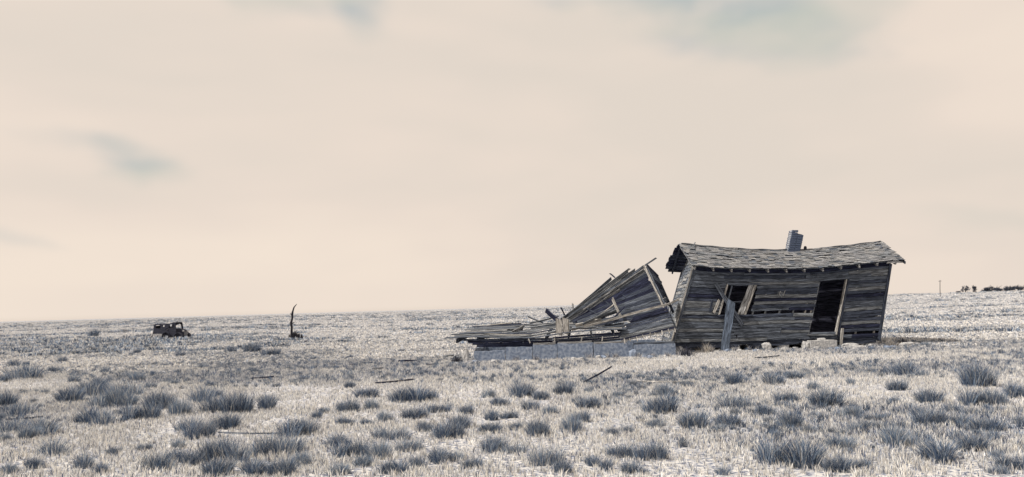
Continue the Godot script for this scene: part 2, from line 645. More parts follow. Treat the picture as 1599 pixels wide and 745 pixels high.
	for k in 9:
		var s := k / 9.0
		for half in 2:
			var ua := -.05 + half * 3.7 - (.04 if half == 0 else 0.0)
			var ub := 3.65 if half == 0 else lerpf(7.02, 7.24, s)
			var rings := []
			for i in 8:
				var u := lerpf(ua, ub, i / 7.0)
				rings.append([roof_at(u, s + .004, false, 0), roof_at(u, s + .108, false, 0), roof_at(u, s + .108, false, -.02), roof_at(u, s + .004, false, -.02)])
			part("roof_board", bar_mesh(rings, M.wood_slate), roof)
			ua = -.05 + half * 3.7 - (rng.randf_range(.02, .12) + [.10, .16, .20, .16, .18, .08, .12, .02, .04][k] if half == 0 else 0.0)
			rings = []
			for i in 8:
				var u := lerpf(ua, ub, i / 7.0)
				rings.append([roof_at(u, s + .006, true, 0), roof_at(u, s + .10, true, 0), roof_at(u, s + .10, true, -.025), roof_at(u, s + .006, true, -.025)])
			part("roof_board", bar_mesh(rings, pick([M.wood_black, M.wood_dark])), roof)
	# left-over shingle stubs at the torn rear corner
	for k in 16:
		var s := (k % 8) / 9.0 + rng.randf_range(0, .03)
		var u: float = -.05 - [.08, .14, .20, .18, .16, .10, .10, .05][k % 8] - rng.randf_range(0, .06)
		var rings := []
		for i in 2:
			var uu: float = u + i * rng.randf_range(.2, .34)
			var lift := .012 + .012 * int(k / 8)
			rings.append([roof_at(uu, s, true, lift), roof_at(uu, s + .12, true, lift), roof_at(uu, s + .12, true, lift - .012), roof_at(uu, s, true, lift - .012)])
		part("rear_shingle", bar_mesh(rings, pick([M.wood_black, M.wood_dark, M.wood_slate])), roof)
	# shingles: thirteen courses on the slope in view; the 290 broadest are parts of their own, the slivers one part
	var cut := []
	for k in 13:
		var s0 := k / 13.0 - .012
		var u := -.08 + rng.randf_range(-.05, .05)
		var u_end := lerpf(7.06, 7.28, k / 13.0)
		while u < u_end:
			var e := minf(u + rng.randf_range(.09, .30), u_end + .02)
			var gone := rng.randf() < .03 or (k == 4 and u > 4.0 and u < 4.35)
			if not gone and e - u > .05:
				var dd := rng.randf_range(-.010, .008)
				var up := .018 + rng.randf_range(0, .035) * rng.randf()
				var tw := rng.randf_range(-.008, .014)
				var rings := []
				for i in 2:
					var uu: float = u + .004 if i == 0 else e - .004
					var lift: float = up + (tw if i == 0 else 0.0)
					var fr := s0 + dd + rng.randf_range(-.008, .008)
					rings.append([roof_at(uu, fr, false, lift + .012), roof_at(uu, s0 + .105, false, .016), roof_at(uu, s0 + .105, false, .004), roof_at(uu, fr, false, lift - .004)])
				var x := rng.randf()
				cut.append([e - u, rings, M.wood_slate if x < .08 else M.wood_grey if x < .34 else M.wood_ash if x < .74 else M.wood_pale])
			u = e
	cut.sort_custom(func(p, q): return p[0] > q[0])
	var slivers := {}
	for i in cut.size():
		var m := bar_mesh(cut[i][1], cut[i][2])
		if i < 290:
			part("shingle", m, roof)
		else:
			if not slivers.has(cut[i][2]):
				slivers[cut[i][2]] = SurfaceTool.new()
				slivers[cut[i][2]].begin(Mesh.PRIMITIVE_TRIANGLES)
			slivers[cut[i][2]].append_from(m, 0, Transform3D())
	var rest := ArrayMesh.new()
	for mt in slivers:
		slivers[mt].set_material(mt)
		slivers[mt].commit(rest)
	part("narrow_shingles", rest, roof).set_meta("kind", "stuff")
	for r in [[.0, 1.9], [1.93, 3.6], [3.63, 4.2], [5.0, 7.2]]:
		run_along("ridge_board", roof, func(u): return ridge_at(u) + Vector3(0, .018 + .01 * sin(u * 7.0), .05), r[0], r[1], .03, .12, pick([M.wood_slate, M.wood_grey]))
	plank("barge_board", roof, roof_at(7.03, -.05, false, -.035), roof_at(7.20, .97, false, -.045), .09, .022, Vector3.UP, M.wood_dark, 0.0, 4)
	plank("barge_board", roof, roof_at(6.99, -.01, false, -.03), roof_at(6.45, -.01, false, -.03), .05, .022, Vector3.UP, M.wood_pale)
	# --- chimney, leaning with the house, its top broken
	var base := Vector3(9.62, 3.02, -30.62)
	var lean_up := Vector3(.27, 1, 0).normalized()
	var east := Vector3(1, -.06, 0).normalized()
	ragged = .05
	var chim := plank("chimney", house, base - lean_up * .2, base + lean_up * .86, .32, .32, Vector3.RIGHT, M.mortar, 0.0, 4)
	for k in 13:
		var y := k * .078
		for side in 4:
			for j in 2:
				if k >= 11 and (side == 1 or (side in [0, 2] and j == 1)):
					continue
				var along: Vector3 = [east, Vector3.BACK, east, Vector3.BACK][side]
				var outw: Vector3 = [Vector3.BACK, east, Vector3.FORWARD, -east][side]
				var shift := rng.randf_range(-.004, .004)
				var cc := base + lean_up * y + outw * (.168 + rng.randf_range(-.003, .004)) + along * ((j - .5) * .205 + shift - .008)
				plank("brick", chim, cc - along * .098, cc + along * .098, .064, .07, lean_up, M.brick_blue if side != 3 else M.brick_grey, 0.0, 1)  # left side paler: sunlight put into the brick colour
	ragged = 1.0
	part("pipe_stub", rock_mesh(Vector3(.10, .16, .10), .2, M.rust), roof).position += Vector3(10.12, 3.34, -30.6)

# ------------------------------------------------------------------ the collapsed wing

func q4(a: Vector3, b: Vector3, c: Vector3, d: Vector3, s: float, t: float) -> Vector3:
	return a.lerp(b, s).lerp(d.lerp(c, s), t)

func build_ruin() -> void:
	# foundation: cast in lengths, the joints open
	var fnd := thing("concrete_foundation", "low blue-grey concrete foundation wall under the collapsed boards", "foundation", Vector3(1.8, 0, -27))
	ragged = .06
	var xs := [-1.26, -.30, .52, 1.26, 2.35, 3.42, 3.56, 4.84]
	for i in xs.size() - 1:
		if i == 5:
			continue
		var top: float = [.30, .40, .45, .46, .43, .40, .37][i]
		var a := Vector3(xs[i] + .012, top - .28, -26.95 + rng.randf_range(-.015, .015))
		var b := Vector3(xs[i + 1] - .012, top - .28 + rng.randf_range(-.015, .015), -26.95 + rng.randf_range(-.015, .015))
		plank("concrete_length", fnd, a, b, .56, .24, Vector3.UP, M.concrete, 0.0, 6)
		if i > 1:
			plank("sill_plate", fnd, a + Vector3(.02, .30, .0), b + Vector3(-.03, .30, .0), .06, .2, Vector3.UP, pick([M.wood_grey, M.wood_slate, M.wood_pale]))
	plank("concrete_length", fnd, Vector3(4.72, .10, -27.08), Vector3(4.75, .10, -29.0), .5, .22, Vector3.UP, M.concrete, 0.0, 4)
	plank("concrete_length", fnd, Vector3(-1.14, .06, -27.08), Vector3(-1.1, .08, -30.6), .5, .22, Vector3.UP, M.concrete, 0.0, 4)
	plank("concrete_length", fnd, Vector3(-1.2, .10, -30.7), Vector3(4.8, .10, -30.7), .5, .22, Vector3.UP, M.concrete, 0.0, 6)

	ragged = 1.0
	# the roof that came down flat: long boards over joists
	var A := Vector3(-1.98, .70, -26.9)
	var B := Vector3(3.31, .80, -26.9)
	var C := Vector3(3.42, 1.08, -29.4)
	var D := Vector3(-1.35, 1.00, -30.1)
	var flat := thing("fallen_roof", "flattened plank roof lying low across the concrete foundation", "fallen roof", Vector3(.8, .7, -28.3))
	var dip := func(p: Vector3, s: float, t: float) -> Vector3:
		return p + Vector3(0, -.11 * exp(-((s - .40) / .16) ** 2) * (1.0 - t * .6) + .02 * sin(s * 9.0 + t * 5.0), 0)
	for k in 17:
		var t0 := k / 17.0
		var s := -.015 + rng.randf_range(-.03, .06) + (.05 * k / 17.0)
		if k == 0:
			s = .0
		while s < 1.0:
			var e := minf(s + rng.randf_range(.22, .65), 1.02)
			if rng.randf() < .07 and k > 1:
				s = e
				continue
			var rings := []
			var up := rng.randf_range(0, .05)
			var tip := rng.randf_range(-.05, .10) if k > 0 else 0.0
			for i in 5:
				var f := i / 4.0
				var ss := lerpf(s, e - .004, f)
				var lift := Vector3(0, up + tip * f * f, 0)
				var p0: Vector3 = dip.call(q4(A, B, C, D, ss, t0 + .003), ss, t0) + lift
				var p1: Vector3 = dip.call(q4(A, B, C, D, ss, t0 + 1.0 / 17.0 - .006), ss, t0) + lift
				rings.append([p0, p1, p1 - Vector3(0, .024, 0), p0 - Vector3(0, .024, 0)])
			part("roof_plank", bar_mesh(rings, pick([M.wood_grey, M.wood_grey, M.wood_pale, M.wood_dark, M.wood_slate, M.wood_slate, M.wood_white])), flat)
			s = e
	for s in [.04, .16, .29, .42, .55, .68, .81, .94]:
		var p0: Vector3 = dip.call(q4(A, B, C, D, s, .02), s, .0) - Vector3(0, .09, 0)
		var p1: Vector3 = q4(A, B, C, D, s, .98) - Vector3(0, .12, 0)
		plank("joist", flat, p0, p1, .13, .05, Vector3.UP, M.wood_dark)
	# dark boards added under the front edge to stand for the shadow there
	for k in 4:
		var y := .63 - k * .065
		plank("shade_board", flat, Vector3(-1.55 + k * .13, y + .02, -26.98 - k * .01), Vector3(1.15, y - .03, -26.98 - k * .01), .062, .022, Vector3.UP, pick([M.wood_black, M.wood_black, M.wood_dark]), 0.0, 5)
		plank("shade_board", flat, Vector3(1.16, y - .02 + .02, -26.99 - k * .01), Vector3(3.2, y + .10, -26.99 - k * .01), .062, .022, Vector3.UP, pick([M.wood_black, M.wood_dark, M.wood_black]), 0.0, 5)
	for x in [.45, 1.20, 1.98, 2.62]:
		plank("bent_cleat", flat, Vector3(x, .50, -26.86), Vector3(x + rng.randf_range(-.06, .06), .64, -26.87), .03, .02, Vector3.RIGHT, M.wood_white)

	# the wall that leans over it: boards fanned out from the low left end
	var fan := thing("fallen_wall", "tall fan of dark wall boards leaning up beside the house", "fallen wall", Vector3(3.4, .8, -28.2))
	var T := Vector3(4.19, 2.76, -28.3)
	var R := Vector3(4.75, 1.32, -27.75)
	var LT := Vector3(1.62, 1.10, -28.45)
	var LR := Vector3(2.35, .98, -27.75)
	for k in 13:
		var f := k / 12.0
		var a := LT.lerp(LR, f ** 1.5) + Vector3(rng.randf_range(-.12, .22), 0, 0)
		var b := T.lerp(R, f) + Vector3(rng.randf_range(-.03, .0), 0, 0)
		if k in [9, 10]:
			a = a.lerp(b, .42)
		var mt: Material = pick([M.wood_dark, M.wood_dark, M.wood_slate, M.wood_black])
		if k < 2:
			mt = M.wood_slate if k == 0 else M.wood_grey
		plank("wall_board", fan, a, b, .135, .022, T - R, mt, rng.randf_range(-.03, .03), 5)
	for k in 4:
		plank("wall_stud", fan, T.lerp(LT, .16 + k * .2) + Vector3(0, .02, -.06), R.lerp(LR, .14 + k * .2) + Vector3(0, 0, -.06), .05, .09, Vector3.RIGHT, M.wood_dark)
	# the upper boards slid past each other
	for s in [[1.78, 1.32, -28.62, 3.70, 2.66, -28.58, .12, 3], [1.66, 1.22, -28.70, 3.18, 2.44, -28.74, .10, 2], [1.9, 1.30, -28.55, 3.92, 2.66, -28.50, .13, 3], [2.1, 1.52, -28.66, 3.78, 2.74, -28.70, .07, 4], [1.45, 1.10, -28.7, 3.3, 2.34, -28.60, .11, 2], [1.7, 1.16, -28.55, 3.5, 2.36, -28.44, .10, 4], [1.62, 1.08, -28.5, 3.0, 1.98, -28.40, .12, 3], [2.05, 1.2, -28.4, 3.4, 2.06, -28.26, .09, 4]]:
		plank("loose_board", fan, Vector3(s[0], s[1], s[2]), Vector3(s[3], s[4], s[5]), s[6], .022, Vector3(-.5, .8, .3), [M.wood_black, M.wood_dark, M.wood_slate, M.wood_grey, M.wood_pale][s[7]], rng.randf_range(-.04, .04), 5)
	plank("top_rail", fan, Vector3(1.72, 1.26, -28.40), Vector3(4.58, 3.03, -28.24), .05, .06, Vector3.UP, M.wood_slate, .02, 5)
	plank("top_rail", fan, Vector3(2.2, 1.46, -28.28), Vector3(4.2, 2.72, -28.22), .04, .03, Vector3.UP, M.wood_pale, .0, 5)
	plank("splinter", fan, Vector3(3.14, 2.60, -28.8), Vector3(3.30, 2.46, -28.72), .04, .03, Vector3.UP, M.wood_dark)
	plank("corner_post", fan, Vector3(4.17, 2.80, -28.22), Vector3(4.90, .74, -27.25), .045, .05, Vector3.RIGHT, M.wood_white, 0.0, 4)
	plank("corner_post", fan, Vector3(4.26, 2.78, -28.26), Vector3(4.98, .72, -27.3), .05, .05, Vector3.RIGHT, M.wood_slate, 0.0, 4)
	# its end, turned away: narrow boards up to the torn edge
	var E0 := Vector3(4.28, 2.80, -28.35)
	var E1 := Vector3(4.92, 2.46, -30.2)
	var E2 := Vector3(5.34, 1.30, -30.0)
	var E3 := Vector3(4.95, 1.0, -27.7)
	for k in 11:
		var f := k / 11.0
		plank("end_board", fan, E0.lerp(E3, f), E1.lerp(E2, f) + Vector3(rng.randf_range(-.05, .04), 0, 0), .15, .022, Vector3.UP, pick([M.wood_dark, M.wood_black, M.wood_slate]), 0.0, 3)
	plank("end_trim", fan, Vector3(4.92, 2.46, -30.2), Vector3(5.37, 1.25, -30.0), .08, .04, Vector3.RIGHT, M.wood_dark)

	# the low panel under the pale beam
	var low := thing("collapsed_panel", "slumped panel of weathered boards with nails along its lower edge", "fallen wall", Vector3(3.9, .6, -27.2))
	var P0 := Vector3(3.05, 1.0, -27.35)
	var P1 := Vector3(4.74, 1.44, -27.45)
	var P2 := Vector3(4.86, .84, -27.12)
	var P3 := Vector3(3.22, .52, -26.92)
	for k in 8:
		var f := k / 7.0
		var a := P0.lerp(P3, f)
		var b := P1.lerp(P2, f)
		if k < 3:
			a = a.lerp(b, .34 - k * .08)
		plank("panel_board", low, a + Vector3(rng.randf_range(-.08, .06), 0, 0), b, .085, .022, P1 - P2, [M.wood_black, M.wood_black, M.wood_dark, M.wood_dark, M.wood_slate, M.wood_slate, M.wood_grey, M.wood_black][k], rng.randf_range(-.015, .015), 4)  # upper boards blackened to stand for the shadow below the beam
	plank("bottom_rail", low, Vector3(3.2, .48, -26.86), Vector3(4.9, .80, -27.05), .05, .05, Vector3.UP, M.wood_pale, 0.0, 4)
	plank("bottom_rail", low, Vector3(3.15, .58, -26.84), Vector3(4.84, .90, -27.02), .045, .03, Vector3.UP, M.wood_grey, 0.0, 4)
	for x in 9:
		var f := x / 8.0
		var q := Vector3(3.25, .50, -26.80).lerp(Vector3(4.86, .80, -27.0), f) + Vector3(rng.randf_range(-.04, .04), -.02, 0)
		plank("nail_cleat", low, q + Vector3(0, rng.randf_range(.04, .12), 0), q + Vector3(rng.randf_range(-.02, .08), -rng.randf_range(.04, .10), .02), .03, .018, Vector3.RIGHT, M.wood_white, 0.0, 1)
	tag(part("roof_beam", bar_mesh(beam_rings([Vector3(1.75, .86, -27.15), Vector3(2.3, .98, -27.2), Vector3(2.88, 1.11, -27.2), Vector3(3.5, 1.27, -27.25), Vector3(4.09, 1.41, -27.28), Vector3(4.75, 1.56, -27.32), Vector3(5.10, 1.70, -27.4)], .05, .07), M.wood_white), self), "long pale beam bowed up towards the house across the wreckage", "beam")
	# a dark ledge behind the flat roof
	var ledge := thing("roof_ledge", "short dark stack of boards behind the flattened roof", "boards", Vector3(-.3, .9, -30.2))
	for k in 3:
		plank("ledge_board", ledge, Vector3(-1.0 + k * .09, .84 + k * .085, -30.15), Vector3(.28 - k * .03, .84 + k * .085, -30.2), .08, .25, Vector3.UP, M.wood_black)
	# the pale board ends standing upright on the flattened roof
	var crate := thing("board_stub", "pair of short bright boards standing upright on the flattened roof", "boards", Vector3(1.45, .85, -27.0))
	plank("board", crate, Vector3(1.355, .72, -26.98), Vector3(1.345, 1.20, -27.0), .19, .03, Vector3.RIGHT, M.wood_white, 0.0, 3)
	plank("board", crate, Vector3(1.555, .74, -26.99), Vector3(1.56, 1.21, -27.0), .19, .03, Vector3.RIGHT, M.wood_white, 0.0, 3)
	plank("cross_piece", crate, Vector3(1.28, 1.10, -27.05), Vector3(1.64, 1.10, -27.06), .10, .03, Vector3.UP, M.wood_slate, 0.0, 2)
	# single boards lying through the wreck
	var loose := [
		["broken_plank", "broad dark plank end tilted up left of the fan", 1.02, 1.47, -28.5, 1.50, 1.02, -28.1, .17, 0],
		["thin_batten", "thin dark batten leaning among the wreckage behind the bright boards", 1.53, 1.55, -29.0, 1.76, 1.06, -29.0, .04, 0],
		["splintered_stake", "pale splintered stake standing upright in the wreckage", 1.92, 1.66, -29.0, 1.93, 1.0, -29.0, .07, 4],
		["short_board", "short pale board standing on end against the fan", 3.08, 1.78, -27.75, 3.30, 1.20, -27.55, .10, 5],
		["dark_stick", "dark stick propped on the pale beam", 2.92, 1.10, -27.30, 3.42, 1.50, -27.5, .045, 0],
		["slender_lath", "slender pale lath laid up the fan above the beam", 2.45, 1.14, -27.5, 3.16, 1.62, -27.75, .05, 5],
		["narrow_plank", "narrow grey plank wedged between beam and fan", 2.1, 1.02, -27.45, 3.0, 1.42, -27.6, .09, 3],
		["tilted_board", "pale board tilted on the flattened roof", -.10, .80, -27.9, .30, .99, -28.5, .12, 4],
		["fallen_batten", "thin batten fallen across the rear of the flattened roof", .45, 1.28, -29.6, .95, 1.05, -29.5, .035, 2],
		["sloping_batten", "long thin batten sloping up behind the bright boards", .5, 1.06, -29.1, 1.45, 1.26, -28.9, .05, 3],
		["bleached_board", "bleached board resting on the flattened roof below the fan", 1.9, .96, -27.7, 2.7, 1.12, -27.6, .15, 5],
		["grey_board", "grey board jutting from under the fan", 2.2, 1.0, -27.9, 3.2, 1.40, -27.95, .12, 3]]
	for l in loose:
		tag(plank(l[0], self, Vector3(l[2], l[3], l[4]), Vector3(l[5], l[6], l[7]), l[8], .026, Vector3(.2, .8, .6), [M.wood_black, M.wood_dark, M.wood_slate, M.wood_grey, M.wood_pale, M.wood_white][l[9]], .01, 3), l[1], "board")

func beam_rings(pts: Array, w: float, h: float) -> Array:
	var rings := []
	for i in pts.size():
		var p: Vector3 = pts[i]
		rings.append([p + Vector3(0, -h * .5, w * .5), p + Vector3(0, h * .5, w * .5), p + Vector3(0, h * .5, -w * .5), p + Vector3(0, -h * .5, -w * .5)])
	return rings

# ------------------------------------------------------------------ the truck hulk, the snag, the horizon

func slab(poly: PackedVector2Array, holes: Array, depth: float, mat: Material) -> CSGPolygon3D:
	var c := CSGPolygon3D.new()
	c.polygon = poly
	c.depth = depth
	c.material = mat
	for h in holes:
		var k := CSGPolygon3D.new()
		k.polygon = h
		k.depth = depth + .2
		k.position.z = .1
		k.operation = CSGShape3D.OPERATION_SUBTRACTION
		k.material = mat
		c.add_child(k)
	return c

func V2(a: Array) -> PackedVector2Array:
	var o := PackedVector2Array()
	for i in range(0, a.size(), 2):
		o.append(Vector2(a[i], a[i + 1]))
	return o

func build_truck() -> void:
	var t := thing("truck_hulk", "rusted dark hulk of an old truck sunk in the grass", "truck", on_ground(-25.1, -65.0, .08), "")
	t.rotation.y = deg_to_rad(-10)
	t.rotation.z = deg_to_rad(-2.2)
	t.scale = Vector3.ONE * .86
	# side panels of the body with their window openings; x runs to the hood
	for z in [.55, -.55]:
		var side := slab(V2([-1.28, .22, -1.26, .98, -1.16, 1.18, -.60, 1.21, -.52, 1.12, -.44, 1.04, -.34, .92, -.26, .98, -.20, 1.20, .42, 1.26, .50, 1.34, .66, 1.36, .72, 1.26, .82, .78, .84, .22]), [V2([-1.10, .82, -1.06, 1.08, -.78, 1.13, -.60, 1.02, -.66, .80]), V2([.10, .82, .12, 1.02, .22, 1.14, .50, 1.20, .58, 1.14, .68, .80])], .05, M.rust)
		side.name = "body_side"
		t.add_child(side, true)
		side.position = Vector3(0, 0, z + .025)
		var board := MeshInstance3D.new()
		board.name = "running_board"
		board.mesh = plank_mesh(Vector3(-1.26, .26, z * 1.18), Vector3(-.30, .30, z * 1.18), .16, .09, Vector3.UP, M.zinc)
		t.add_child(board, true)
		# fenders
		for fx in [[-.02, .50], [1.08, .44]]:
			var pts := []
			for i in 9:
				var a := PI * i / 8.0
				var c := Vector3(fx[0] - cos(a) * .34, .10 + sin(a) * fx[1] * .82, z * 1.15)
				var o := Vector3(-cos(a), sin(a), 0)
				pts.append([c + Vector3(0, 0, -.13), c + o * .045 + Vector3(0, 0, -.12), c + o * .045 + Vector3(0, 0, .12), c + Vector3(0, 0, .13)])
			var fd := MeshInstance3D.new()
			fd.name = "fender"
			fd.mesh = bar_mesh(pts, M.rust)
			t.add_child(fd, true)
			var wheel := MeshInstance3D.new()
			wheel.name = "wheel"
			var tm := TorusMesh.new()
			tm.inner_radius = .15
			tm.outer_radius = .28
			tm.rings = 20
			tm.ring_segments = 8
			tm.material = M.rust
			wheel.mesh = tm
			t.add_child(wheel, true)
			wheel.position = Vector3(fx[0], .12, z * 1.12)
			wheel.rotation.x = PI / 2
		var lamp := MeshInstance3D.new()
		lamp.name = "headlight"
		var sm := SphereMesh.new()
		sm.radius = .085
		sm.height = .15
		sm.radial_segments = 12
		sm.rings = 6
		sm.material = M.zinc
		lamp.mesh = sm
		t.add_child(lamp, true)
		lamp.position = Vector3(1.36, .62, z * .62)
		var handle := MeshInstance3D.new()
		handle.name = "door_handle"
		handle.mesh = plank_mesh(Vector3(-.02, .72, z * 1.1), Vector3(.10, .72, z * 1.1), .025, .03, Vector3.UP, M.zinc)
		t.add_child(handle, true)
	var add := func(called: String, m: Mesh):
		var o := MeshInstance3D.new()
		o.name = called
		o.mesh = m
		t.add_child(o, true)
	add.call("cab_roof", bar_mesh([[Vector3(-.22, 1.16, -.56), Vector3(-.20, 1.22, -.45), Vector3(-.18, 1.19, .45), Vector3(-.2, 1.16, .56)], [Vector3(.15, 1.22, -.57), Vector3(.15, 1.27, -.45), Vector3(.15, 1.24, .45), Vector3(.15, 1.20, .57)], [Vector3(.45, 1.27, -.57), Vector3(.45, 1.35, -.45), Vector3(.45, 1.33, .45), Vector3(.45, 1.27, .57)], [Vector3(.70, 1.30, -.55), Vector3(.70, 1.36, -.45), Vector3(.70, 1.36, .45), Vector3(.70, 1.28, .55)]], M.rust))
	add.call("rear_roof", bar_mesh([[Vector3(-1.2, 1.14, -.56), Vector3(-1.2, 1.19, -.45), Vector3(-1.2, 1.18, .45), Vector3(-1.2, 1.14, .56)], [Vector3(-.9, 1.16, -.57), Vector3(-.9, 1.22, -.45), Vector3(-.88, 1.16, .45), Vector3(-.9, 1.14, .57)], [Vector3(-.58, 1.14, -.5), Vector3(-.60, 1.18, -.4), Vector3(-.66, 1.10, .3), Vector3(-.66, 1.07, .5)]], M.rust))
	add.call("tail_panel", plank_mesh(Vector3(-1.27, .62, -.54), Vector3(-1.27, .62, .54), .8, .04, Vector3.UP, M.rust))
	add.call("firewall", plank_mesh(Vector3(.83, .50, -.54), Vector3(.83, .50, .54), .56, .04, Vector3.UP, M.rust))
	add.call("cab_floor", plank_mesh(Vector3(-1.25, .25, 0), Vector3(.82, .25, 0), 1.08, .05, Vector3.BACK, M.rust))
	add.call("bench_seat", plank_mesh(Vector3(-.05, .55, -.5), Vector3(-.05, .55, .5), .55, .16, Vector3(.15, 1, 0), M.rust))
	add.call("hood", bar_mesh([[Vector3(.86, .25, -.42), Vector3(.86, .76, -.34), Vector3(.86, .76, .34), Vector3(.86, .25, .42)], [Vector3(1.08, .22, -.42), Vector3(1.08, .78, -.30), Vector3(1.08, .78, .30), Vector3(1.08, .22, .42)], [Vector3(1.30, .2, -.36), Vector3(1.30, .70, -.24), Vector3(1.30, .70, .24), Vector3(1.30, .2, .36)], [Vector3(1.36, .2, -.30), Vector3(1.36, .60, -.2), Vector3(1.36, .60, .2), Vector3(1.36, .2, .30)]], M.rust))
	for k in 5:
		add.call("grille_bar", plank_mesh(Vector3(1.39, .26 + k * .07, -.24), Vector3(1.39, .26 + k * .07, .24), .03, .02, Vector3.UP, M.zinc))
	add.call("bumper", plank_mesh(Vector3(-1.56, .05, -.5), Vector3(-1.30, .34, -.45), .07, .06, Vector3.UP, M.rust))
	add.call("rear_bumper", plank_mesh(Vector3(-1.52, .02, .5), Vector3(-1.28, .30, .5), .07, .06, Vector3.UP, M.rust))

func limb_mesh(pts: Array, radii: Array, mat: Material, sides := 7) -> ArrayMesh:
	var st := SurfaceTool.new()
	st.begin(Mesh.PRIMITIVE_TRIANGLES)
	var rings := []
	for i in pts.size():
		var d: Vector3 = (pts[mini(i + 1, pts.size() - 1)] - pts[maxi(i - 1, 0)]).normalized()
		var a := d.cross(Vector3(.3, .1, 1)).normalized()
		var b := d.cross(a)
		var ring := []
		for k in sides:
			var t := TAU * k / sides
			ring.append(pts[i] + (a * cos(t) + b * sin(t)) * radii[i] * (1.0 + .25 * fine.get_noise_3d(i * 30.0, k * 25.0, pts[i].x * 10.0)))
		rings.append(ring)
	for i in rings.size() - 1:
		for k in sides:
			var j := (k + 1) % sides
			for p in [rings[i][k], rings[i + 1][k], rings[i + 1][j], rings[i][k], rings[i + 1][j], rings[i][j]]:
				st.add_vertex(p)
	st.generate_normals()
	st.set_material(mat)
	return st.commit()

func build_snag() -> void:
	var at := on_ground(-13.42, -53.6)
	var s := thing("dead_snag", "single dead tree trunk, black and crooked, bent at its tip", "dead tree", at)
	part("trunk", limb_mesh([at + Vector3(-.02, -.1, 0), at + Vector3(-.0, .3, 0), at + Vector3(.02, .75, .02), at + Vector3(-.03, .98, 0), at + Vector3(.05, 1.25, 0), at + Vector3(.06, 1.55, .02), at + Vector3(.10, 1.72, 0), at + Vector3(.16, 1.92, 0), at + Vector3(.33, 2.12, 0)], [.09, .08, .07, .075, .06, .065, .05, .04, .015], M.bark, 7), s)
	part("branch_stub", limb_mesh([at + Vector3(.02, .95, 0), at + Vector3(.12, 1.0, 0), at + Vector3(.20, 1.02, 0)], [.035, .025, .012], M.bark, 5), s)
	part("branch_stub", limb_mesh([at + Vector3(.06, 1.4, 0), at + Vector3(-.02, 1.5, .05), at + Vector3(-.05, 1.6, .05)], [.03, .02, .01], M.bark, 5), s)
	for k in 7:
		var a := rng.randf() * TAU
		var l := rng.randf_range(.25, .55)
		part("root", limb_mesh([at + Vector3(0, .12, 0), at + Vector3(cos(a) * l * .5, .13, sin(a) * l * .5), at + Vector3(cos(a) * l, -.04, sin(a) * l)], [.07, .05, .02], M.bark, 5), s)
	var pos := on_ground(-13.1, -53.3)
	var heap := thing("brush_heap", "dark heap of dead brush at the foot of the crooked trunk", "brush", pos)
	for k in 110:
		var a := rng.randf() * TAU
		var q := pos + Vector3(rng.randfn() * .17, 0, rng.randfn() * .12)
		var tip := q + Vector3(cos(a) * rng.randf_range(.02, .22), rng.randf_range(.15, .50) * exp(-absf(q.x - pos.x) * 1.6), sin(a) * .2)
		part("twig", limb_mesh([q + Vector3(0, -.03, 0), q.lerp(tip, .5) + Vector3(cos(a) * .05, .05, 0), tip], [.028, .024, .01], M.bark, 4), heap)

func leaf_cloud(radius: Vector3, count: int, size: float, a: Color, b: Color) -> ArrayMesh:
	var v := PackedVector3Array()
	var n := PackedVector3Array()
	var c := PackedColorArray()
	var clumps := []
	for k in 9:
		clumps.append(Vector3(rng.randf_range(-1, 1), rng.randf_range(-1, .9), rng.randf_range(-1, 1)) * .62)
	for k in count:
		var cl: Vector3 = pick(clumps)
		var p: Vector3 = (cl + Vector3(rng.randfn(), rng.randfn(), rng.randfn()) * .20) * radius
		var d := Vector3(rng.randfn(), rng.randfn(), rng.randfn()).normalized() * size
		var e := d.cross(Vector3(rng.randfn(), rng.randfn(), rng.randfn())).normalized() * size * .7
		var nn := d.cross(e).normalized()
		var col := a.lerp(b, rng.randf())
		for w in [p - d, p + e, p + d, p - d, p + d, p - e]:
			v.append(w)
			n.append(nn)
			c.append(col)
	var arr := []
	arr.resize(Mesh.ARRAY_MAX)
	arr[Mesh.ARRAY_VERTEX] = v
	arr[Mesh.ARRAY_NORMAL] = n
	arr[Mesh.ARRAY_COLOR] = c
	var m := ArrayMesh.new()
	m.add_surface_from_arrays(Mesh.PRIMITIVE_TRIANGLES, arr)
	m.surface_set_material(0, M.leaf)
	return m

